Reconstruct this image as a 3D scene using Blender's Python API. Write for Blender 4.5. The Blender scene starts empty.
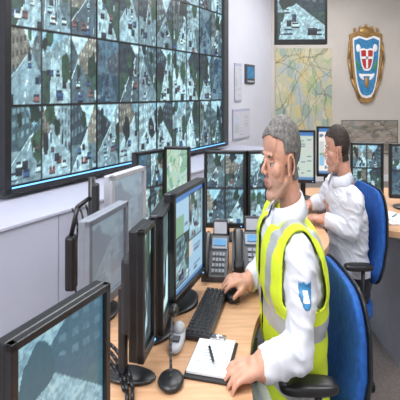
import bpy, bmesh, math, random
import numpy as np
from mathutils import Vector, Matrix, noise
random.seed(4)
R=math.radians
scene=bpy.context.scene
scene.view_settings.view_transform='Standard'
# ------------------------------------------------------------------ materials
def mat(name,col,rough=.5,metal=0,emit=0,var=0,scale=20,bump=0,trans=0,col2=None,spec=None):
    m=bpy.data.materials.new(name); m.use_nodes=True
    nt=m.node_tree; b=nt.nodes['Principled BSDF']
    b.inputs['Base Color'].default_value=(*col,1); b.inputs['Roughness'].default_value=rough
    b.inputs['Metallic'].default_value=metal
    if spec is not None: b.inputs['Specular IOR Level'].default_value=spec
    if emit:
        b.inputs['Emission Color'].default_value=(*col,1); b.inputs['Emission Strength'].default_value=emit
    if var or bump or col2:
        tc=nt.nodes.new('ShaderNodeTexCoord'); n=nt.nodes.new('ShaderNodeTexNoise')
        n.inputs['Scale'].default_value=scale; n.inputs['Detail'].default_value=4
        nt.links.new(tc.outputs['Object'],n.inputs['Vector'])
        if var or col2:
            r=nt.nodes.new('ShaderNodeValToRGB')
            c1=col2 if col2 else tuple(max(0,c*(1-var)) for c in col)
            c2=col if col2 else tuple(min(1,c*(1+var)) for c in col)
            r.color_ramp.elements[0].position=.35; r.color_ramp.elements[1].position=.65
            r.color_ramp.elements[0].color=(*c1,1); r.color_ramp.elements[1].color=(*c2,1)
            nt.links.new(n.outputs['Fac'],r.inputs['Fac']); nt.links.new(r.outputs['Color'],b.inputs['Base Color'])
        if bump:
            bp=nt.nodes.new('ShaderNodeBump'); bp.inputs['Strength'].default_value=bump; bp.inputs['Distance'].default_value=.01
            nt.links.new(n.outputs['Fac'],bp.inputs['Height']); nt.links.new(bp.outputs['Normal'],b.inputs['Normal'])
    return m
def attrmat(name,emit,rough=.3):
    m=bpy.data.materials.new(name); m.use_nodes=True; nt=m.node_tree; b=nt.nodes['Principled BSDF']
    a=nt.nodes.new('ShaderNodeAttribute'); a.attribute_name='Col'
    b.inputs['Roughness'].default_value=rough
    if emit:
        b.inputs['Base Color'].default_value=(.02,.02,.025,1)
        nt.links.new(a.outputs['Color'],b.inputs['Emission Color']); b.inputs['Emission Strength'].default_value=emit
    else: nt.links.new(a.outputs['Color'],b.inputs['Base Color'])
    return m
M_SCREEN=attrmat('screen_glow',1.0,.35)
M_PRINT=attrmat('printed_paper',0,.7)
M_BLK=mat('black_plastic',(.012,.013,.016),.35,var=.2)
M_BLK2=mat('matte_black',(.02,.021,.025),.6,var=.2)
M_DGREY=mat('dark_grey_plastic',(.06,.065,.075),.5,var=.1)
M_GREY=mat('grey_plastic',(.22,.25,.30),.45,var=.08)
M_LGREY=mat('light_grey_plastic',(.45,.47,.52),.5,var=.05)
M_WHITE=mat('white_paint',(.80,.81,.84),.6,var=.02,scale=3)
M_WALLL=mat('wall_paint_cool',(.66,.68,.78),.7,var=.03,scale=2)
M_WALLB=mat('wall_paint_warm',(.58,.54,.50),.7,var=.05,scale=1.5)
M_CAB=mat('cabinet_laminate',(.50,.52,.64),.5,var=.03,scale=3)
M_PAPER=mat('paper',(.85,.86,.88),.8,var=.02)
M_GOLD=mat('gold',(.42,.25,.09),.4,.5,var=.15)
M_CHROME=mat('chrome',(.6,.6,.62),.2,1,var=.05)
M_BLUE=mat('blue_fabric',(.012,.095,.38),.85,var=.2,scale=60,bump=.15)
M_SHIRT=mat('white_shirt_cotton',(.66,.69,.76),.85,var=.03,scale=12,bump=.05,spec=.2)
M_SHIRT2=mat('white_shirt_cotton_b',(.62,.65,.73),.85,var=.03,scale=12,bump=.05,spec=.2)
M_TROU=mat('navy_trousers',(.012,.014,.025),.8,var=.2)
M_VEST=mat('hi_vis_yellow',(.66,.82,.03),.6,var=.06,scale=10)
M_SILV=mat('reflective_silver',(.46,.49,.50),.35,.2,var=.08)
M_SKIN=mat('skin',(.58,.31,.22),.55,var=.07,scale=18)
M_SKIN2=mat('skin_b',(.54,.29,.21),.55,var=.07,scale=18)
M_STUB=mat('shaved_skin',(.46,.27,.21),.6,var=.08,scale=60)
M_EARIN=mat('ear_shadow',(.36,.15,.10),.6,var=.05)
M_LIP=mat('lips',(.40,.16,.13),.45,var=.05)
M_BROW=mat('eyebrow_hair',(.07,.06,.055),.8,var=.2,scale=90)
M_HAIRG=mat('grey_hair',(.19,.185,.18),.75,col2=(.075,.07,.065),scale=90,bump=.25)
M_HAIRB=mat('brown_hair',(.035,.022,.016),.7,col2=(.015,.01,.007),scale=90,bump=.3)
M_EYEW=mat('eye_white',(.6,.6,.58),.2,var=.02); M_IRIS=mat('iris',(.03,.03,.035),.2,var=.1)
M_RED=mat('red_enamel',(.45,.03,.03),.4,var=.1); M_TEAL=mat('blue_enamel',(.04,.22,.45),.4,var=.2); M_GRN=mat('green_enamel',(.04,.25,.12),.4,var=.1)
M_CARPET=mat('carpet_floor',(.24,.21,.20),.95,var=.12,scale=60,bump=.2)
M_CEIL=mat('ceiling_tile',(.8,.8,.8),.9,var=.03,scale=8)
M_LAMP=mat('lamp_diffuser',(1,.97,.93),.5,emit=4)
M_LED=mat('blue_strip_light',(.15,.45,.9),.5,emit=1.2)
def woodmat():
    m=bpy.data.materials.new('beech_wood'); m.use_nodes=True; nt=m.node_tree; b=nt.nodes['Principled BSDF']
    tc=nt.nodes.new('ShaderNodeTexCoord'); mp=nt.nodes.new('ShaderNodeMapping'); mp.inputs['Scale'].default_value=(3,30,3)
    mp.inputs['Rotation'].default_value=(0,0,R(-60))
    n=nt.nodes.new('ShaderNodeTexNoise'); n.inputs['Scale'].default_value=3; n.inputs['Detail'].default_value=6
    r=nt.nodes.new('ShaderNodeValToRGB'); r.color_ramp.elements[0].color=(.52,.29,.16,1); r.color_ramp.elements[1].color=(.66,.41,.24,1)
    r.color_ramp.elements[0].position=.3; r.color_ramp.elements[1].position=.7
    nt.links.new(tc.outputs['Object'],mp.inputs['Vector']); nt.links.new(mp.outputs['Vector'],n.inputs['Vector'])
    nt.links.new(n.outputs['Fac'],r.inputs['Fac']); nt.links.new(r.outputs['Color'],b.inputs['Base Color'])
    b.inputs['Roughness'].default_value=.4; return m
M_WOOD=woodmat()
# ------------------------------------------------------------------ mesh builder
def TR(loc=(0,0,0),rot=(0,0,0)):
    return Matrix.Translation(loc)@Matrix.Rotation(rot[2],4,'Z')@Matrix.Rotation(rot[1],4,'Y')@Matrix.Rotation(rot[0],4,'X')
class MB:
    def __init__(s):
        s.bm=bmesh.new(); s.mats=[]; s.col=s.bm.verts.layers.float_color.new('Col')
    def mi(s,m):
        if m not in s.mats: s.mats.append(m)
        return s.mats.index(m)
    def absorb(s,t,M,m,smooth=False):
        i=s.mi(m); mp={}
        for v in t.verts:
            nv=s.bm.verts.new(M@v.co); nv[s.col]=(1,1,1,1); mp[v]=nv
        for f in t.faces:
            try:
                nf=s.bm.faces.new([mp[v] for v in f.verts]); nf.material_index=i; nf.smooth=smooth
            except ValueError: pass
        t.free()
    def box(s,c,size,m,rot=(0,0,0),bev=0,taper=None):
        t=bmesh.new(); bmesh.ops.create_cube(t,size=1)
        for v in t.verts:
            if taper and v.co.z>0: v.co.x*=taper[0]; v.co.y*=taper[1]
            v.co=Vector((v.co.x*size[0],v.co.y*size[1],v.co.z*size[2]))
        if bev: bmesh.ops.bevel(t,geom=list(t.edges),offset=bev,segments=2,affect='EDGES',profile=.5)
        s.absorb(t,TR(c,rot),m)
    def cyl(s,p1,p2,r1,m,r2=None,n=20,smooth=True):
        p1=Vector(p1);p2=Vector(p2); d=p2-p1
        t=bmesh.new(); bmesh.ops.create_cone(t,cap_ends=True,segments=n,radius1=r1,radius2=r1 if r2 is None else r2,depth=d.length)
        M=Matrix.Translation((p1+p2)/2)@d.to_track_quat('Z','Y').to_matrix().to_4x4()
        s.absorb(t,M,m,smooth)
    def tube(s,pts,r,m,n=10):
        for a,b in zip(pts[:-1],pts[1:]): s.cyl(a,b,r,m,n=n)
        for p in pts: s.ell(p,(r,r,r),m,seg=n)
    def ell(s,c,r,m,rot=(0,0,0),seg=20):
        t=bmesh.new(); bmesh.ops.create_uvsphere(t,u_segments=seg,v_segments=max(6,seg//2),radius=1)
        for v in t.verts: v.co=Vector((v.co.x*r[0],v.co.y*r[1],v.co.z*r[2]))
        s.absorb(t,TR(c,rot),m,True)
    def sup(s,c,r,m,rot=(0,0,0),e=.35,fn=None,seg=36):
        t=bmesh.new(); bmesh.ops.create_uvsphere(t,u_segments=seg,v_segments=seg//2,radius=1)
        def pw(a,k): return math.copysign(abs(a)**k,a)
        for v in t.verts:
            th=math.atan2(v.co.y,v.co.x); ph=math.asin(max(-1,min(1,v.co.z)))
            x=pw(math.cos(ph),e)*pw(math.cos(th),e); y=pw(math.cos(ph),e)*pw(math.sin(th),e); z=pw(math.sin(ph),e)
            v.co=Vector((x*r[0],y*r[1],z*r[2]))
            if fn: v.co=fn(v.co)
        s.absorb(t,TR(c,rot),m,True)
    def prism(s,pts,z0,z1,m,M=Matrix()):
        t=bmesh.new(); a=[t.verts.new((p[0],p[1],z0)) for p in pts]; b=[t.verts.new((p[0],p[1],z1)) for p in pts]
        t.faces.new(a[::-1]); t.faces.new(b); n=len(pts)
        for i in range(n): t.faces.new([a[i],a[(i+1)%n],b[(i+1)%n],b[i]])
        bmesh.ops.recalc_face_normals(t,faces=list(t.faces))
        s.absorb(t,M,m)
    def screen(s,img,W,H,M,m,fn=None):
        ny,nx,_=img.shape; i=s.mi(m); g=[]
        for j in range(ny):
            row=[]
            for k in range(nx):
                v=s.bm.verts.new(M@Vector(((k/(nx-1)-.5)*W,0,(j/(ny-1)-.5)*H))); c=img[j,k]
                v[s.col]=(c[0],c[1],c[2],1); row.append(v)
            g.append(row)
        for j in range(ny-1):
            for k in range(nx-1):
                f=s.bm.faces.new([g[j][k],g[j][k+1],g[j+1][k+1],g[j+1][k]]); f.material_index=i
    def build(s,name,loc=(0,0,0),rotz=0,scale=(1,1,1),parent=None,rot=None):
        me=bpy.data.meshes.new(name); s.bm.to_mesh(me); s.bm.free()
        for m in s.mats: me.materials.append(m)
        o=bpy.data.objects.new(name,me); scene.collection.objects.link(o)
        o.location=loc; o.rotation_euler=rot if rot else (0,0,rotz); o.scale=scale
        if parent: o.parent=parent
        return o
# ------------------------------------------------------------------ screen pictures (vertex painted)
def vnoise(r,nx,ny,cx,cy):
    g=r.uniform(0,1,(cy+2,cx+2)); X=np.linspace(0,cx,nx); Y=np.linspace(0,cy,ny)
    xi=X.astype(int); yi=Y.astype(int); fx=(X-xi)[None,:]; fy=(Y-yi)[:,None]
    a=g[np.ix_(yi,xi)];b=g[np.ix_(yi,xi+1)];c=g[np.ix_(yi+1,xi)];d=g[np.ix_(yi+1,xi+1)]
    return (a*(1-fx)+b*fx)*(1-fy)+(c*(1-fx)+d*fx)*fy
def cctv(nx,ny,seed,dark=1.0):
    r=np.random.RandomState(seed); s,t=np.meshgrid(np.linspace(0,1,nx),np.linspace(0,1,ny))
    night=r.rand()<.10
    sky=np.array([[.60,.80,.90],[.78,.88,.93],[.40,.66,.80],[.28,.50,.62]][r.randint(4)])
    img=np.ones((ny,nx,3))*sky
    vx,vy=r.uniform(.1,.9),r.uniform(.58,.80)
    for sg in (-1,1):
        dist=np.clip((s-vx)*sg,0,None); top=vy+dist*r.uniform(.25,1.3)+.04; bot=vy-dist*r.uniform(.3,.9)
        c=np.array([[.03,.06,.08],[.14,.16,.16],[.38,.48,.52],[.07,.13,.15],[.30,.21,.15]][r.randint(5)])
        m=((s-vx)*sg>0)&(t<top)&(t>bot-.2); img[m]=c
        wn=(np.sin(t*r.uniform(30,55)+dist*5)>.15)&(np.sin(s*r.uniform(35,60))>-.1)&m&(t>bot+.05); img[wn]=c*.3+.01 if r.rand()<.5 else c*2+.08
    k=np.clip((vy-t)/vy,0,1); gr=np.array([[.28,.37,.42],[.48,.60,.65],[.64,.75,.78],[.09,.14,.17]][r.randint(4)])
    lo=vx+(r.uniform(-.5,.3)-vx)*k; hi=vx+(r.uniform(.7,1.6)-vx)*k
    m=(s>lo)&(s<hi)&(t<vy); img[m]=gr; side=(t<vy)&~m&(k>.35); img[side]=np.array([[.04,.10,.06],[.34,.42,.45],[.12,.18,.20]][r.randint(3)])
    mid=(lo+hi)/2; img[(abs(s-mid)<.012+.02*k)&m&(np.sin(22*k*k)>0)]=[.85,.95,.97]
    img[(abs(s-lo)<.015)&(t<vy)]=[.8,.92,.95]
    fol=vnoise(r,nx,ny,9,9)
    for q in range(r.randint(1,4)):
        x,y,w=r.uniform(0,1),r.uniform(.45,.95),r.uniform(.08,.20)
        img[((s-x)**2+((t-y)*.9)**2<(w*(.6+.7*fol))**2)]=np.array([[.01,.04,.02],[.04,.11,.05],[.01,.025,.03]][r.randint(3)])
    for q in range(r.randint(4,10)):
        kk=r.uniform(.15,1)**.8; y=vy*(1-kk); f=r.uniform(.1,.9); x=vx+(f*1.3-.15-vx)*kk; a=.03+.08*kk; c=[[.9,.97,1],[.01,.015,.025],[.35,.08,.06],[.5,.62,.7],[.04,.12,.34],[.02,.03,.04]][r.randint(6)]
        img[(abs(s-x)<a)&(t>y-.01)&(t<y+a*.9)]=c; img[(abs(s-x)<a*.8)&(t>y+a*.45)&(t<y+a*.8)]=[.02,.04,.06]; img[(abs(s-x)<a)&(t>y-.03)&(t<y-.005)]=[.005,.01,.015]
    for q in range(r.randint(2,8)):  # pedestrians
        x,y,h=r.uniform(0,1),r.uniform(.02,.5),r.uniform(.06,.16); img[(abs(s-x)<h*.16)&(t>y)&(t<y+h)]=[[.02,.03,.04],[.8,.85,.9],[.05,.10,.22]][r.randint(3)]
    if night: img=img*.25+np.array([.0,.05,.10])
    img*=(.45+1.1*vnoise(r,nx,ny,nx//3,ny//3))[...,None]*r.uniform(.75,1.25,(ny,nx,1))*dark
    g=img.mean(2,keepdims=True); img=g*.28+img*.72; img*=np.array([.70,.99,1.07])*r.uniform(.75,1.15)
    img[:1]*=.1; img[-1:]*=.1; img[:,:1]*=.1; img[:,-1:]*=.1
    return np.clip(img,0,1)
def mosaic(cols,rows,nx,ny,seed,dark=1.0):
    return np.concatenate([np.concatenate([cctv(nx,ny,seed+17*j+i*3+j*i,dark) for i in range(cols)],1) for j in range(rows)],0)
def mapimg(nx,ny,seed,base,acc,lines=16,amp=1):
    r=np.random.RandomState(seed); s,t=np.meshgrid(np.linspace(0,1,nx),np.linspace(0,1,ny))
    img=np.ones((ny,nx,3))*np.array(base); wob=vnoise(r,nx,ny,12,14)
    for k in range(90):
        x,y,q=r.uniform(0,1),r.uniform(0,1),r.uniform(.02,.10)
        d=np.sqrt((s-x)**2+((t-y))**2)*(.6+.8*wob)
        img[d<q]=np.array(acc[r.randint(len(acc))])
    for k in range(lines):
        a=r.uniform(0,3.14); o=r.uniform(-.6,1.2); d=abs(math.cos(a)*s+math.sin(a)*t-o+.05*np.sin(7*s+k)+.03*np.sin(9*t)+.04*wob)
        img[d<.006]=img[d<.006]*.62
    img*=r.uniform(.88,1.08,(ny,nx,1))
    return np.clip(img,0,1)
def uiimg(nx,ny,seed,base=(.75,.82,.88)):
    r=np.random.RandomState(seed); s,t=np.meshgrid(np.linspace(0,1,nx),np.linspace(0,1,ny))
    img=np.ones((ny,nx,3))*np.array(base)
    img[t>.93]=[.05,.2,.5]; img[t<.05]=[.1,.25,.5]
    for k in range(22):
        x=r.choice([.05,.36,.68]); y=r.uniform(.08,.88); w=r.uniform(.1,.28)
        img[(s>x)&(s<x+w)&(abs(t-y)<.012)]=[.15,.2,.3]
    for k in range(3):
        x,y=r.choice([.05,.36,.68]),r.uniform(.1,.6)
        img[(s>x)&(s<x+.27)&(t>y)&(t<y+.25)]=[[.3,.55,.75],[.2,.4,.25],[.6,.62,.6]][k]
    return img
# ------------------------------------------------------------------ room
CW=math.atan2(2.34,1.445); cx,sx=math.cos(CW),math.sin(CW)
VW=(-1.19,2.60)
b=MB(); b.box((1.0,3.0,-.05),(11,12,.1),M_CARPET); b.build('floor')
b=MB(); b.box((1.0,3.0,3.15),(11,12,.1),M_CEIL); b.build('ceiling')
b=MB(); b.box((-.75,.20,1.55),(10.9,.2,3.1),M_WALLL); b.build('wall_left',(VW[0],VW[1],0),CW)
b=MB(); b.box((2.4,6.6,1.55),(3.4,.2,3.1),M_WALLB); b.build('wall_back')
b=MB(); b.box((3.6,2.3,1.55),(.2,8.8,3.1),M_WALLB); b.build('wall_right')
b=MB(); b.box((-.6,-2.1,1.55),(8.6,.2,3.1),M_WHITE); b.build('wall_front')
b=MB(); b.box((2.3,6.48,.05),(2.3,.02,.1),M_WHITE); b.build('baseboard_back')
b=MB(); L=2.75; NC=11
img=mosaic(NC,4,36,54,5)
b.screen(img,L,2.0,Matrix.Translation((L/2,0,1.78)),M_SCREEN)
for i in range(1,NC):
    if i%3==0: b.box((i*L/NC,-.002,1.78),(.010,.006,2.0),M_BLK)
for k in range(1,4): b.box((L/2,-.002,.78+.5*k),(L,.006,.012),M_BLK)
b.box((L/2,.05,1.78),(L+.02,.09,2.02),M_BLK2)
b.box((-.022,.03,1.78),(.044,.14,2.08),M_BLK,bev=.004); b.box((L+.05,.03,1.78),(.10,.14,2.08),M_DGREY,bev=.004)
b.box((L/2,.03,.755),(L+.1,.14,.04),M_BLK,bev=.004); b.box((L/2,.03,2.805),(L+.1,.14,.05),M_BLK,bev=.004)
b.box((L/2,-.043,.775),(L,.004,.010),M_LED)
b.build('video_wall',(VW[0],VW[1],0),CW)
b=MB()
for i in range(3):
    x0=-1.6+i*1.6
    b.box((x0+.8,-.22,.34),(1.595,.50,.68),M_CAB,bev=.003)
b.box((.8,-.22,.69),(4.82,.52,.02),M_CAB,bev=.004)
b.build('low_cabinet',(VW[0],VW[1],0),CW)
# ------------------------------------------------------------------ desk
poly=[(-.48,.40),(.105,.40),(.105,.85),(.12,1.02),(.16,1.17),(.25,1.32),(.36,1.5),(.5,1.66),(.56,1.8),(.575,2.1),(.65,2.28),(.78,2.28),(.82,1.95),(.86,1.86),(1.7,1.84),(1.7,2.75),(.3,2.75),(-.3,1.92),(-.36,1.4),(-.42,.9)]
def chaikin(p,k=2):
    for _ in range(k):
        q=[]
        for a,c in zip(p,p[1:]+p[:1]):
            if (Vector(a)-Vector(c)).length<.02: q+= [a,c]; continue
            q+=[(a[0]*.8+c[0]*.2,a[1]*.8+c[1]*.2),(a[0]*.2+c[0]*.8,a[1]*.2+c[1]*.8)]
        p=q
    return p
poly=chaikin(poly)
b=MB(); b.prism(poly,.712,.74,M_WOOD); b.prism([(p[0]*.999,p[1]*.999) for p in poly],.706,.712,M_DGREY)
for x,y,w,d,rz in [(-.3,.85,.03,.5,0),(-.2,1.72,.03,.3,-.5),(.35,2.35,.4,.03,.2),(1.3,2.6,.6,.03,0),(1.0,2.3,.03,.5,0),(-.1,.45,.5,.03,0)]:
    b.box((x,y,.353),(w,d,.706),M_LGREY,rot=(0,0,rz))
b.build('control_desk')
# ------------------------------------------------------------------ monitors
def monitor(name,pl,pr,zt,zb,img,base=True,frame=.012,backmat=None,zdesk=.74,neck=True):
    pl=Vector(pl);pr=Vector(pr); d=pr-pl; W=d.length; a=math.atan2(d.y,d.x); H=zt-zb; zc=(zt+zb)/2-zdesk
    b=MB(); bm=backmat or M_BLK
    b.box((0,.016,zc),(W,.022,H),bm,bev=.004)
    b.box((0,.036,zc-.01),(W*.7,.03,H*.6),bm if backmat else M_BLK2,bev=.01)
    b.box((0,.0,zc+H/2-frame/2),(W,.014,frame),bm,bev=.002); b.box((0,.0,zc-H/2+frame*.8),(W,.014,frame*1.6),bm,bev=.002)
    b.box((-W/2+frame/2,0,zc),(frame,.014,H),bm,bev=.002); b.box((W/2-frame/2,0,zc),(frame,.014,H),bm,bev=.002)
    b.screen(img,W-2*frame,H-2.4*frame,Matrix.Translation((0,.002,zc+frame*.3)),M_SCREEN)
    b.box((W*.38,-.008,zc-H/2+frame*.8),(.006,.002,.003),M_LED)
    if neck:
        b.box((0,.055,zc/2),(W*.22,.018,zc),M_BLK2,bev=.004)
        b.ell((0,.045,.007),(W*.36,.065,.007),M_BLK,seg=28); b.cyl((0,.045,0),(0,.045,.006),W*.28,M_BLK,n=28)
    return b.build(name,((pl.x+pr.x)/2,(pl.y+pr.y)/2,zdesk),a)
bluedark=cctv(100,120,23)*.50+np.array([.03,.10,.15])
monitor('computer_monitor',(-.259,.567),(-.166,.756),1.02,.765,bluedark,frame=.012)
im2=uiimg(48,60,3,(.36,.58,.76)); im2[4:34,3:24]=cctv(21,30,5)
im2[26:56,24:46]=cctv(22,30,8)
monitor('computer_monitor',(-.074,1.115),(.013,1.34),1.09,.79,im2)
monitor('computer_monitor',(-.094,.99),(-.078,1.20),1.07,.785,cctv(16,20,2))
monitor('computer_monitor',(-.123,.865),(-.106,.95),1.075,.80,cctv(16,20,3))
monitor('computer_monitor',(-.258,1.68),(-.150,1.80),1.12,.81,mosaic(2,2,20,24,61))
monitor('computer_monitor',(-.160,1.88),(-.045,1.86),1.12,.83,mapimg(40,44,4,(.45,.66,.58),[(.25,.5,.35),(.5,.68,.5),(.7,.8,.8)]))
monitor('computer_monitor',(.017,1.76),(.193,1.75),1.118,.797,mosaic(2,2,24,26,72))
monitor('computer_monitor',(.198,1.75),(.355,1.78),1.118,.797,mosaic(2,2,24,26,80))
monitor('computer_monitor',(.536,2.44),(.665,2.42),1.145,.84,uiimg(36,44,7,(.55,.66,.58)))
monitor('computer_monitor',(.70,2.52),(.82,2.50),1.16,.86,uiimg(36,44,9,(.85,.85,.82)))
monitor('computer_monitor',(.835,2.33),(1.005,2.30),1.085,.80,mosaic(2,2,22,24,51))
monitor('computer_monitor',(1.01,2.24),(1.20,2.20),1.09,.80,mosaic(2,2,20,24,57))
gd=cctv(30,40,14)*.12+np.array([.16,.19,.23])
monitor('computer_monitor',(-.285,1.06),(-.222,1.27),1.035,.78,gd,frame=.016,backmat=M_GREY)
monitor('computer_monitor',(-.290,1.36),(-.205,1.56),1.09,.80,gd*1.3,frame=.016,backmat=M_LGREY)
# ceiling-hung tv
b=MB(); W=.50
b.box((0,.04,0),(W,.05,.60),M_BLK,bev=.006); b.screen(cctv(90,100,23),W-.05,.53,Matrix.Translation((0,.010,.01)),M_SCREEN)
b.box((0,.09,0),(.2,.06,.2),M_BLK2); b.cyl((0,.1,0),(0,.1,.965),.02,M_BLK2); b.box((0,.1,.965),(.16,.12,.02),M_BLK2)
b.build('ceiling_television',(.965,4.0,2.125),R(-3))
# ------------------------------------------------------------------ wall items
b=MB(); b.screen(mapimg(120,160,12,(.50,.50,.36),[(.40,.48,.28),(.56,.50,.28),(.44,.48,.46),(.60,.56,.40),(.34,.42,.36)],30),.87,1.38,Matrix(),M_PRINT)
b.box((0,.008,0),(.87,.012,1.38),M_PAPER); b.build('wall_map',(1.60,6.478,1.36))
b=MB(); b.screen(mapimg(90,80,22,(.30,.26,.22),[(.36,.32,.27),(.20,.19,.16),(.26,.28,.24),(.38,.33,.30)],20),.85,.50,Matrix(),M_PRINT)
b.box((0,.008,0),(.87,.012,.52),M_DGREY); b.build('wall_map',(2.62,6.478,.68))
def onwall(b,name,t,z): return b.build(name,(VW[0]+cx*t-sx*.092,VW[1]+sx*t+cx*.092,z),CW)
b=MB(); b.box((0,0,0),(.30,.03,.27),M_DGREY,bev=.01); b.box((0,-.017,.02),(.22,.006,.16),M_TEAL); b.box((.0,-.017,-.10),(.2,.006,.02),M_LGREY); onwall(b,'wall_control_panel',3.72,1.62)
for t,z,w,h,sd in [(3.36,1.5,.20,.5,1),(3.46,.95,.5,.4,2)]:
    b=MB(); b.box((0,0,0),(w,.012,h),M_LGREY); b.screen(uiimg(30,40,sd,(.60,.62,.68))*.3+np.array([.42,.43,.50]),w-.02,h-.02,Matrix.Translation((0,-.008,0)),M_PRINT); onwall(b,'notice_sheet',t,z)
def shield(w,h,n=10):
    p=[(-w/2,h*.42),(-w*.28,h*.46),(0,h*.42),(w*.28,h*.46),(w/2,h*.42)]
    for i in range(1,n):
        k=i/n; p.append((w/2*math.cos(k*math.pi/2)**.6, h*.42-h*.92*math.sin(k*math.pi/2)**1.5))
    p.append((0,-h*.5))
    for i in range(n-1,0,-1):
        k=i/n; p.append((-w/2*math.cos(k*math.pi/2)**.6, h*.42-h*.92*math.sin(k*math.pi/2)**1.5))
    return p
b=MB(); UP=Matrix.Rotation(R(90),4,'X')
b.prism(shield(.50,1.15),0,.04,M_GOLD,UP); b.prism(shield(.42,1.0),.04,.05,M_PAPER,UP); b.prism(shield(.38,.92),.05,.056,M_TEAL,UP)
# small heraldic charges on the blue field
S2=Matrix.Translation((0,0,.10))@UP
b.prism(shield(.22,.36),.056,.066,M_PAPER,S2); b.prism(shield(.18,.30),.066,.070,M_RED,S2)
b.box((0,-.072,.10),(.03,.006,.28),M_PAPER); b.box((0,-.072,.12),(.17,.006,.035),M_PAPER)
for sgn in (-1,1):
    b.ell((sgn*.13,-.058,.27),(.035,.012,.06),M_PAPER); b.ell((sgn*.13,-.058,.00),(.025,.012,.09),M_GRN,rot=(0,sgn*.3,0)); b.ell((sgn*.08,-.058,-.17),(.025,.012,.06),M_PAPER,rot=(0,sgn*.6,0))
b.ell((0,-.058,-.26),(.035,.014,.08),M_GOLD); b.box((0,-.060,-.145),(.18,.010,.035),M_PAPER)
for i in range(5):
    x=-.14+.07*i; b.cyl((x,-.03,.46),(x*1.25,-.03,.60-abs(x)*.4),.026,M_GOLD,r2=.008); b.ell((x*1.25,-.03,.61-abs(x)*.4),(.022,.022,.03),M_GOLD)
b.box((0,-.03,.48),(.36,.05,.05),M_GOLD,bev=.01); b.ell((0,-.03,.53),(.12,.04,.07),M_GOLD)
for sgn in (-1,1): b.tube([(sgn*.25,-.03,.35),(sgn*.27,-.03,.1),(sgn*.22,-.03,-.2),(sgn*.1,-.03,-.5)],.018,M_GOLD)
b.build('wall_crest',(2.555,6.495,1.78))
# ------------------------------------------------------------------ handset stand, cables
b=MB()
b.cyl((0,0,0),(0,0,.36),.011,M_BLK); b.box((0,0,.01),(.05,.07,.02),M_BLK,bev=.004)
b.tube([(0,0,.30),(-.03,-.05,.28),(-.045,-.06,.20)],.007,M_BLK); b.box((-.045,-.06,.12),(.03,.04,.16),M_BLK,bev=.008); b.box((.012,0,.25),(.02,.03,.18),M_BLK2,bev=.006)
b.build('radio_handset_stand',(-.335,1.30,.74))
b=MB()
def curve(p0,p1,p2,p3,n=14):
    out=[]
    for i in range(n+1):
        t=i/n; out.append(tuple((1-t)**3*a+3*(1-t)**2*t*c+3*(1-t)*t*t*d+t**3*e for a,c,d,e in zip(p0,p1,p2,p3)))
    return out
for i in range(4): b.tube(curve((-.30+.02*i,1.00,.746),(-.27,.97+.02*i,.80),(-.22+.03*i,.96,.75),(-.17+.012*i,.90-.03*i,.746)),.004,M_BLK,n=8)
b.build('cable_bundle')
b=MB()
for i in range(4):
    b.tube(curve((0+.05*i,0,.0),(.1+.03*i,-.02,-.15),(-.12+.06*i,-.02,-.3),(.10+.06*i,0,-.66)),.006,M_DGREY if i%2 else M_BLK,n=8)
b.build('hanging_cables',(-1.19+cx*.05+.46*sx+.05,2.60+sx*.05-.50*cx,.70),CW)
# ------------------------------------------------------------------ desktop stuff
b=MB(); b.box((0,0,.010),(.068,.25,.014),M_BLK,bev=.004); b.box((-.0,0,.018),(.062,.240,.004),M_DGREY)
for i in range(5):
    for j in range(16): b.box((-.025+.0125*i,-.1125+.015*j,.0225),(.0095,.0125,.006),M_BLK,bev=.0012)
b.build('keyboard',(.022,1.165,.74),R(-14))
b=MB(); b.sup((0,0,.013),(.022,.036,.016),M_BLK,e=.7); b.box((-.008,0,.028),(.012,.004,.005),M_GREY); b.tube(curve((0,.03,.006),(0,.045,.006),(-.01,.06,.006),(.0,.09,.006)),.002,M_BLK,n=6)
b.build('computer_mouse',(.097,1.262,.74),R(5))
b=MB(); b.box((0,0,.003),(.098,.150,.005),M_BLK,bev=.001); b.box((-.001,.004,.009),(.088,.134,.007),M_PAPER,bev=.001)
for k in range(9): b.box((-.004,.040-.011*k,.0129),(.055-.01*(k%3),.0012,.0004),M_TEAL)
b.box((0,.066,.014),(.04,.014,.006),M_CHROME,bev=.002); b.cyl((-.02,.07,.018),(.02,.07,.018),.004,M_CHROME)
b.cyl((-.012,.025,.017),(.010,-.03,.017),.003,M_BLK,n=10); b.cyl((.010,-.03,.017),(.013,-.037,.0165),.003,M_CHROME,r2=.0006,n=10)
b.build('clipboard',(.028,.972,.74),R(-14))
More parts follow.
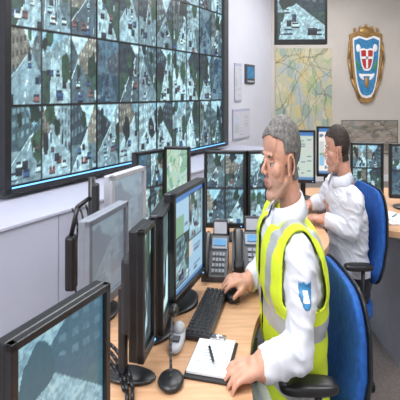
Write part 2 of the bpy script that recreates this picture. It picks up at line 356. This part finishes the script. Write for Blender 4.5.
def phone(name,loc,rz,w):
    b=MB()
    prof=[(-.085,0),(.07,0),(.075,.10),(.055,.105),(-.085,.018)]
    MM=Matrix(((0,0,1,0),(1,0,0,0),(0,1,0,0),(0,0,0,1)))
    b.prism(prof,-w/2,w/2,M_DGREY,MM)
    def on(x,s,h):
        y=-.085+.14*s; z=.018+.087*s; return (x,y-h*.53,z+h*.85)
    sl=math.atan2(.087,.14)
    b.box(on(w*.14,.78,.003),(w*.62,.045,.006),M_GREY,rot=(sl,0,0),bev=.002)
    b.box(on(w*.14,.80,.007),(w*.5,.028,.003),M_TEAL,rot=(sl,0,0))
    for i in range(4):
        for j in range(4): b.box(on(w*(-.06+.13*i),.12+.13*j,.003),(w*.095,.013,.006),M_GREY,rot=(sl,0,0),bev=.001)
    b.sup(on(-w*.34,.5,.018),(w*.10,.085,.010),M_BLK,rot=(sl,0,0),e=.6)
    b.sup(on(-w*.34,.88,.010),(w*.13,.022,.016),M_BLK,rot=(sl,0,0),e=.6); b.sup(on(-w*.34,.10,.010),(w*.13,.022,.016),M_BLK,rot=(sl,0,0),e=.6)
    b.box((w*.14,.085,.125),(w*.62,.012,.06),M_DGREY,rot=(R(-12),0,0),bev=.003); b.box((w*.14,.0775,.127),(w*.52,.002,.04),M_LGREY,rot=(R(-12),0,0))
    return b.build(name,loc,rz)
phone('desk_telephone',(.055,1.46,.74),R(-6),.085)
phone('desk_telephone',(.185,1.50,.74),R(-4),.140)
b=MB(); b.ell((0,0,.008),(.028,.036,.010),M_BLK); b.cyl((0,0,0),(0,0,.007),.026,M_BLK,n=28)
b.tube(curve((0,0,.01),(0,.0,.07),(-.005,.03,.10),(.002,.06,.12)),.003,M_DGREY,n=8); b.ell((.003,.066,.124),(.010,.018,.012),M_BLK)
b.build('gooseneck_microphone',(-.062,.895,.74))
b=MB(); b.sup((0,0,.012),(.017,.05,.012),M_LGREY,e=.7); b.ell((0,.02,.03),(.014,.018,.016),M_LGREY); b.box((0,-.02,.026),(.018,.02,.004),M_DGREY)
b.build('barcode_scanner',(-.055,1.035,.74),R(-8))
b=MB(); b.box((0,0,.009),(.18,.06,.014),M_BLK,bev=.003)
for i in range(12):
    for j in range(4): b.box((-.077+.014*i,-.021+.014*j,.018),(.011,.011,.005),M_DGREY)
b.build('keyboard',(.47,2.30,.74),R(75))
b=MB(); b.box((0,0,.004),(.12,.16,.006),M_PAPER); b.box((.02,.02,.010),(.12,.15,.005),M_PAPER,rot=(0,0,.3)); b.cyl((.0,0,.016),(.05,.04,.016),.003,M_TEAL,n=8)
b.build('paper_stack',(.94,2.05,.74),R(10))
b=MB(); b.cyl((0,0,0),(0,0,.09),.026,M_PAPER,r2=.03); b.tube([(.028,0,.07),(.045,0,.06),(.045,0,.035),(.027,0,.025)],.004,M_PAPER,n=8)
b.build('coffee_mug',(.44,2.05,.74))
# ------------------------------------------------------------------ chairs (face +x local)
def chair(name,loc,rz,top,sc,sy=1,arm=.60):
    b=MB()
    b.sup((0,0,.40),(.235,.235,.04),M_BLUE,e=.45,fn=lambda c:Vector((c.x,c.y,c.z-.02*(c.x/.235)**3)))
    b.sup((0,0,.36),(.20,.20,.02),M_BLK,e=.4)
    h=(top-.50)/2; zc=.50+h; tilt=R(-13)
    f=lambda c:Vector((c.x+.35*c.y*c.y-.03*math.cos(c.z/h*2.2),c.y*(1-.10*(c.z/h)),c.z))
    b.sup((-.275,0,zc),(.03,.215,h),M_BLUE,rot=(0,tilt,0),e=.42,fn=f)
    b.sup((-.305,0,zc),(.014,.222,h*1.01),M_BLK,rot=(0,tilt,0),e=.42,fn=f)
    b.tube([(-.10,0,.345),(-.27,0,.34),(-.32,0,.46),(-.33,0,zc)],.018,M_BLK)
    for sg in (-1,1):
        b.tube([(-.05,sg*.20,.36),(-.05,sg*.27,.38),(-.07,sg*.27,arm)],.014,M_BLK); b.sup((-.03,sg*.27,arm+.010),(.12,.03,.014),M_BLK,e=.6)
    b.cyl((0,0,.12),(0,0,.35),.025,M_BLK); b.cyl((0,0,.09),(0,0,.25),.036,M_BLK2)
    for i in range(5):
        a=i*2*math.pi/5+.3; x,y=.28*math.cos(a),.28*math.sin(a)
        b.cyl((0,0,.115),(x,y,.075),.026,M_BLK,r2=.016); b.cyl((x,y,.075),(x,y,.05),.008,M_CHROME)
        b.cyl((x-.018*math.sin(a),y+.018*math.cos(a),.027),(x+.018*math.sin(a),y-.018*math.cos(a),.027),.027,M_BLK2)
    return b.build(name,loc,rz,(sc,sy,1))
chair('office_chair',(.228,1.19,0),R(180),.86,.56,.90,.69)
chair('office_chair',(.650,2.0,0),R(180),.925,.5,.88,.62)
# ------------------------------------------------------------------ people
class Vol:
    def __init__(s): s.b=MB()
    def cap(s,pts,rad,n=18):
        for i in range(len(pts)-1): s.b.cyl(pts[i],pts[i+1],rad[i],M_SKIN,r2=rad[i+1],n=n)
        for p,r in zip(pts,rad): s.b.ell(p,(r,r,r),M_SKIN,seg=n)
    def ell(s,c,r,rot=(0,0,0)): s.b.ell(c,r,M_SKIN,rot=rot,seg=28)
    def loft(s,rings,n=40,grow=0):
        t=bmesh.new(); rr=[]
        for (x,y,z,rx,ry) in rings:
            row=[]
            for i in range(n):
                a=2*math.pi*i/n; c,d=math.cos(a),math.sin(a)
                row.append(t.verts.new((x+math.copysign(abs(c)**.85,c)*(rx+grow),y+math.copysign(abs(d)**.85,d)*(ry+grow),z)))
            rr.append(row)
        for p,q in zip(rr[:-1],rr[1:]):
            for i in range(n): t.faces.new([p[i],p[(i+1)%n],q[(i+1)%n],q[i]])
        t.faces.new(rr[0][::-1]); t.faces.new(rr[-1]); s.b.absorb(t,Matrix(),M_SKIN)
    def mesh(s,name,voxel,it=4,disp=None):
        o=s.b.build(name+'_v'); md=o.modifiers.new('r','REMESH'); md.mode='VOXEL'; md.voxel_size=voxel; md.adaptivity=0
        bpy.context.view_layer.update()
        me=bpy.data.meshes.new_from_object(o.evaluated_get(bpy.context.evaluated_depsgraph_get()))
        old=o.data; bpy.data.objects.remove(o); bpy.data.meshes.remove(old)
        bm=bmesh.new(); bm.from_mesh(me)
        for _ in range(it): bmesh.ops.smooth_vert(bm,verts=bm.verts,factor=.5,use_axis_x=True,use_axis_y=True,use_axis_z=True)
        bm.normal_update()
        if disp:
            mv=[(v,v.co+v.normal*disp(v.co)) for v in bm.verts]
            for v,c in mv: v.co=c
        for f in bm.faces: f.smooth=True
        bm.to_mesh(me); bm.free(); me.materials.clear(); me.name=name; return me
def mkobj(name,me,parent,M=None):
    o=bpy.data.objects.new(name,me); scene.collection.objects.link(o); o.parent=parent
    if M is not None: o.matrix_local=M
    return o
def assign(me,mats,fn):
    me.materials.clear()
    for m in mats: me.materials.append(m)
    idx=[fn(p.center,None) for p in me.polygons]
    me.polygons.foreach_set('material_index',idx)
    me.update()
def shell(name,me,pred,off,parent,mats,fn=None,M=None,namp=0,nsc=40,it=4):
    bm=bmesh.new(); bm.from_mesh(me)
    bmesh.ops.delete(bm,geom=[f for f in bm.faces if not pred(f.calc_center_median())],context='FACES')
    for _ in range(it):
        bd=[v for v in bm.verts if v.is_boundary]
        bmesh.ops.smooth_vert(bm,verts=bd,factor=.5,use_axis_x=True,use_axis_y=True,use_axis_z=True)
    bm.normal_update()
    nn=[(v,v.normal.copy()) for v in bm.verts]
    for v,n in nn: v.co+=n*(off+namp*noise.noise(v.co*nsc))
    for f in bm.faces: f.smooth=True
    m2=bpy.data.meshes.new(name); bm.to_mesh(m2); bm.free()
    assign(m2,mats,fn or (lambda c,n:0))
    o=mkobj(name,m2,parent,M); sd=o.modifiers.new('s','SOLIDIFY'); sd.thickness=off*.95; sd.offset=-1
    return o
def add_hand(v,w,d,up,side,curl=.35,thumb_out=.7,sc=.93):
    w=Vector(w); d=Vector(d).normalized(); up=Vector(up); up=(up-up.dot(d)*d).normalized(); side=Vector(side); side=(side-side.dot(d)*d-side.dot(up)*up).normalized()
    v.cap([w-d*.04,w,w+d*.03],[.027*sc,.025*sc,.026*sc])
    offs=[.031,.0105,-.0105,-.030]; L=[.070,.078,.073,.057]
    for k in range(4):
        kn=w+d*(.088-.004*abs(k-1))*sc+side*offs[k]*sc+up*.004
        v.cap([w+d*.012*sc+side*offs[k]*.55*sc,kn],[.016*sc,.0110*sc])
        p=kn; dd=d+side*(offs[k]*3.2); dd.normalize(); pts=[p]; ang=curl*.35
        for fr in (.44,.31,.25):
            q=dd*math.cos(ang)-up*math.sin(ang); p=p+q*L[k]*fr*sc; pts.append(p); ang+=curl
        v.cap(pts,[.0094*sc,.0086*sc,.0078*sc,.0068*sc],n=12)
    v.ell(w+d*.05*sc-up*.006,(.034*sc,.034*sc,.013*sc))
    t0=w+d*.022*sc+side*.020*sc-up*.004; q=(d*.75+side*thumb_out-up*.15).normalized(); t1=t0+q*.042*sc
    q2=(d*.95+side*.25-up*.25).normalized(); t2=t1+q2*.03*sc; t3=t2+(q2-up*.2).normalized()*.024*sc
    v.cap([t0,t1,t2,t3],[.015*sc,.0115*sc,.0100*sc,.0082*sc],n=12)
def make_head(parent,M,skin,hairm,brow,pre,fronthair=.072):
    v=Vol()
    v.ell((-.012,0,.036),(.096,.075,.084)); v.ell((.028,0,-.026),(.060,.060,.083)); v.ell((.020,0,-.070),(.060,.052,.040))
    v.ell((.074,0,-.096),(.021,.025,.018)); v.ell((.078,0,.022),(.013,.048,.009)); v.ell((.054,0,.05),(.035,.056,.045))
    v.cap([(.083,0,.012),(.097,0,-.006),(.111,0,-.021)],[.0065,.0075,.0092])
    arc=[(-.004+.016*math.cos(a),0,-.006+.027*math.sin(a)) for a in [R(20+25*i) for i in range(10)]]
    for sg in (-1,1):
        v.ell((.100,sg*.010,-.027),(.010,.0075,.0065)); v.ell((.050,sg*.038,-.022),(.029,.023,.025)); v.ell((-.004,sg*.073,-.008),(.016,.008,.026),rot=(0,R(-10),sg*R(18)))
        v.cap([(p[0]-.002,sg*(.081-p[0]*.25),p[2]) for p in arc],[.0042]*10,n=8); v.ell((.004,sg*.077,-.034),(.007,.005,.008))
        v.cap([(.008,sg*.044,-.055),(.052,sg*.024,-.090)],[.020,.018])
    v.ell((.078,0,-.058),(.018,.027,.019))
    v.ell((.094,0,-.0515),(.0085,.020,.0050)); v.ell((.091,0,-.0635),(.0085,.018,.0055))
    v.cap([(-.030,0,-.05),(-.045,0,-.12),(-.055,0,-.19)],[.054,.055,.062])
    me=v.mesh(pre+'_head',.0026,2)
    def hc(c,n):
        if c.x>.089 and abs(c.y)<.018 and -.070<c.z<-.047: return 1
        if c.x>.005 and -.118<c.z<-.040-(.09-c.x)*.18+.003*math.sin(c.y*200) and c.z>-.14: return 2
        return 0
    assign(me,[skin,M_LIP,M_STUB],hc)
    mkobj('head',me,parent,M)
    def hp(c):
        if c.z<-.058: return False
        if abs(c.y)>.064 and -.032<c.x<.020 and c.z<.024: return False
        if c.x>.030: return c.z>fronthair-(.085-c.x)*.15+.006*math.sin(c.y*60)
        if c.x>.012: return c.z>-.012+(c.x-.012)*4.4 if abs(c.y)>.03 else c.z>.0
        if c.x>-.03: return c.z>-.010
        return True
    shell('hair',me,hp,.006,parent,[hairm],M=M,namp=.0022,nsc=45,it=6)
    b=MB()
    for sg in (-1,1):
        b.ell((.0705,sg*.030,-.002),(.0110,.0135,.0085),M_EYEW); b.ell((.0780,sg*.0305,-.003),(.0042,.0060,.0060),M_IRIS)
        b.ell((.0730,sg*.030,.0055),(.0115,.0155,.0042),skin,rot=(0,R(15),0)); b.ell((.0700,sg*.030,-.0105),(.0105,.0140,.0033),skin)
        b.ell((.0780,sg*.030,.0022),(.0065,.0145,.0012),brow,rot=(0,R(15),0))
        b.ell((.0875,sg*.031,.0200),(.005,.0180,.0038),brow,rot=(sg*R(8),0,-sg*R(14)))
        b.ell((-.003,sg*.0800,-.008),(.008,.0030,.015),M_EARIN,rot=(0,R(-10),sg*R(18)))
    b.build('face_details',parent=parent).matrix_local=M
def person(name,X0,Y0,s,J,skin,hairm,shirt,vest):
    e=bpy.data.objects.new(name,None); scene.collection.objects.link(e); e.location=(X0,Y0,0); e.scale=(s,1,1)
    w=lambda p:Vector(((p[0]-X0)/s,p[1]-Y0,p[2]))
    v=Vol(); rings=[(*w(r[:3]),r[3],r[4]) for r in J['torso']]
    v.loft(rings)
    for side in ('L','R'):
        sh,el,wr=[w(p) for p in J['arm'+side]]
        m1=(sh+el)/2; m2=el*.6+wr*.4; tor=w(J['torso'][-3][:3])
        v.cap([sh+(tor-sh)*.5,sh,m1,el,m2,wr],[.062,.058,.053,.046,.042,.031])
        hd=J['hand'+side]; add_hand(v,wr,hd['d'],hd['up'],hd['side'],hd.get('curl',.4),hd.get('t',.7))
        h,k,f=[w(p) for p in J['leg'+side]]
        v.cap([h,(h+k)/2,k,(k*.6+f*.4),f],[.095,.085,.062,.058,.042]); v.cap([f+Vector((0,0,-.02)),f+Vector((-.12,0,-.045)),f+Vector((-.17,0,-.05))],[.04,.035,.028])
    wr=[w(J['armL'][2]),w(J['armR'][2])]; el=[w(J['armL'][1]),w(J['armR'][1])]; hz=J['waist']
    def cls(c,n=None):
        for a,bb in zip(wr,el):
            ax=(a-bb).normalized()
            if (c-a).dot(ax)>-.004 and (c-a).length<.22 and .70<c.z<a.z+.055: return 1
        if c.z<.10: return 3
        if c.z<hz: return 2
        return 0
    def folds(c):
        if cls(c) in (0,2):
            a=noise.noise(Vector((c.x*8,c.y*8,c.z*24))); d=1-abs(noise.noise(Vector((c.x*13+3,c.y*13,c.z*30+c.x*12))))*2.2
            return .009*a+.006*d*max(0,d)
        return 0
    me=v.mesh(name+'_body',.0048,2,folds)
    assign(me,[shirt,skin,M_TROU,M_BLK],cls); mkobj('body',me,e)
    nb=w(J['neck']); b=MB(); t=bmesh.new(); n=36; rows=[]
    for zz,rr in((-.028,.084),(.000,.070),(.022,.064),(.025,.068),(.004,.078),(-.018,.090)):
        rows.append([t.verts.new((nb.x+math.cos(a)*rr,nb.y+math.sin(a)*rr*1.02,nb.z+zz+.020*math.cos(a))) for a in [R(-160)+R(320)*i/(n-1) for i in range(n)]])
    for p,q in zip(rows[:-1],rows[1:]):
        for i in range(n-1): t.faces.new([p[i],p[i+1],q[i+1],q[i]])
    b.absorb(t,Matrix(),shirt,True); co=b.build('collar',parent=e); sd=co.modifiers.new('s','SOLIDIFY'); sd.thickness=.003
    if vest:
        vv=Vol(); vv.loft([(*w(r[:3]),r[3],r[4]) for r in J['torso'][:-1]],grow=.012)
        for side in 'LR':
            sh=w(J['arm'+side][0]); tor=w(J['torso'][-3][:3]); vv.cap([sh+(tor-sh)*.6,sh],[.074,.068])
        vm=vv.mesh('vest_v',.0055,5,lambda c:.008*noise.noise(Vector((c.x*8,c.y*8,c.z*20)))+.004)
        S=[w(J['armL'][0]),w(J['armR'][0])]
        cxs=[(r[2],w(r[:3]).x) for r in J['torso']]
        def cxa(z): return np.interp(z,[q[0] for q in cxs],[q[1] for q in cxs])
        def vp(c):
            if c.z<.50 or c.z>J['neck'][2]+.005: return False
            for q in S:
                dz=c.z-(q.z-.02); dx=c.x-q.x
                if (dx/.064)**2+(dz/.080)**2<1 and abs(c.y-S[0].y*.5-S[1].y*.5)>.125: return False
                if abs(c.y)>abs(q.y)+.012 and c.z>.86 and (c.y*q.y>0): return False
            if c.x<cxa(c.z)-.03 and abs(c.y)<.018+max(0,c.z-.85)*.15: return False
            return True
        def vc(c,n):
            if .775<c.z<.820 or .630<c.z<.675: return 1
            if c.z>=.82 and .085<abs(c.y)<.120: return 1
            return 0
        shell('hi_vis_vest',vm,vp,.006,e,[M_VEST,M_SILV],vc,it=6)
        shc=w(J['armL'][0]); elc=w(J['armL'][1]); pc=shc*.72+elc*.28
        pp=lambda c:(c.y<pc.y-.02) and abs(c.x-pc.x)<.024*(1-max(0,(pc.z-c.z)/.05)) and abs(c.z-pc.z)<.027
        shell('sleeve_badge',me,pp,.003,e,[M_TEAL,M_PAPER],lambda c,n:1 if (abs(c.x-pc.x)<.010 and abs(c.z-pc.z)<.011) else 0,it=2)
    hd=J['head']; M=Matrix.Translation(w(hd['p']))@Matrix.Rotation(math.pi+hd['yaw'],4,'Z')@Matrix.Rotation(hd['pitch'],4,'Y')@Matrix.Diagonal((.86,.90,.95,1))
    make_head(e,M,skin,hairm,M_BROW if hairm==M_HAIRG else hairm,name)
    return e
J1=dict(
 torso=[(.25,1.17,.44,.125,.17),(.25,1.17,.55,.13,.18),(.252,1.17,.68,.115,.165),(.250,1.165,.80,.120,.172),(.246,1.16,.88,.128,.185),(.241,1.155,.96,.115,.175),(.238,1.15,1.005,.088,.125),(.235,1.148,1.035,.06,.07)],
 armL=[(.236,1.0,.965),(.222,.935,.785),(.130,.905,.772)], armR=[(.238,1.31,.965),(.215,1.375,.80),(.150,1.285,.785)],
 handL=dict(d=(-1,-.12,-.10),up=(0,0,1),side=(0,1,0),curl=.45,t=.6), handR=dict(d=(-1,-.12,.05),up=(0,0,1),side=(0,-1,0),curl=.30,t=.6),
 legL=[(.25,1.08,.50),(.06,1.06,.53),(.07,1.06,.09)], legR=[(.25,1.26,.50),(.06,1.28,.53),(.06,1.28,.09)],
 waist=.55,neck=(.237,1.147,1.045),head=dict(p=(.219,1.14,1.182),yaw=R(14),pitch=R(5)))
person('security_operator',.25,1.15,.58,J1,M_SKIN,M_HAIRG,M_SHIRT,True)
J2=dict(
 torso=[(.69,1.97,.44,.12,.16),(.69,1.97,.53,.135,.17),(.69,1.97,.64,.12,.155),(.685,1.97,.74,.122,.165),(.68,1.97,.82,.124,.175),(.67,1.975,.88,.108,.165),(.665,1.975,.925,.08,.12),(.66,1.975,.955,.055,.065)],
 armL=[(.675,1.825,.885),(.650,1.80,.765),(.575,1.93,.778)], armR=[(.665,2.12,.885),(.64,2.19,.79),(.575,2.19,.778)],
 handL=dict(d=(-.8,.5,-.08),up=(0,0,1),side=(.4,.8,0),curl=.4), handR=dict(d=(-1,.0,-.08),up=(0,0,1),side=(0,-1,0),curl=.4),
 legL=[(.68,1.89,.50),(.48,1.87,.53),(.50,1.87,.09)], legR=[(.68,2.05,.50),(.48,2.06,.53),(.50,2.06,.09)],
 waist=.56,neck=(.66,1.975,.962),head=dict(p=(.645,1.98,1.094),yaw=R(-22),pitch=R(8)))
person('control_room_operator',.66,1.98,.58,J2,M_SKIN2,M_HAIRB,M_SHIRT2,False)
# ------------------------------------------------------------------ lights
def area(name,loc,size,e,col=(1,.98,.96)):
    b=MB(); b.box((0,0,.02),(size[0]+.06,size[1]+.06,.04),M_LGREY,bev=.004); b.box((0,0,-.002),(size[0],size[1],.004),M_LAMP); b.build('ceiling_light_panel',(loc[0],loc[1],3.06))
    l=bpy.data.lights.new(name,'AREA'); l.shape='RECTANGLE'; l.size=size[0]; l.size_y=size[1]; l.energy=e; l.color=col
    o=bpy.data.objects.new(name,l); scene.collection.objects.link(o); o.location=(loc[0],loc[1],3.04)
for i,(x,y,e) in enumerate([(-.9,.2,44),(1.2,.4,24),(.1,2.4,33),(1.9,3.2,28),(1.7,5.0,30),(-1.4,-1.2,40)]): area('lamp_%d'%i,(x,y),(1.3,.8),e,(.98,.985,1))
wd=bpy.data.worlds.new('w'); scene.world=wd; wd.use_nodes=True; wd.node_tree.nodes['Background'].inputs[0].default_value=(.8,.85,.95,1); wd.node_tree.nodes['Background'].inputs[1].default_value=.3
# ------------------------------------------------------------------ camera
cd=bpy.data.cameras.new('camera'); cd.sensor_width=36; cd.lens=37.8; cd.shift_y=-.2675; cd.clip_start=.03
co=bpy.data.objects.new('camera',cd); scene.collection.objects.link(co); co.location=(0,0,1.36); co.rotation_euler=(R(90),0,0); scene.camera=co
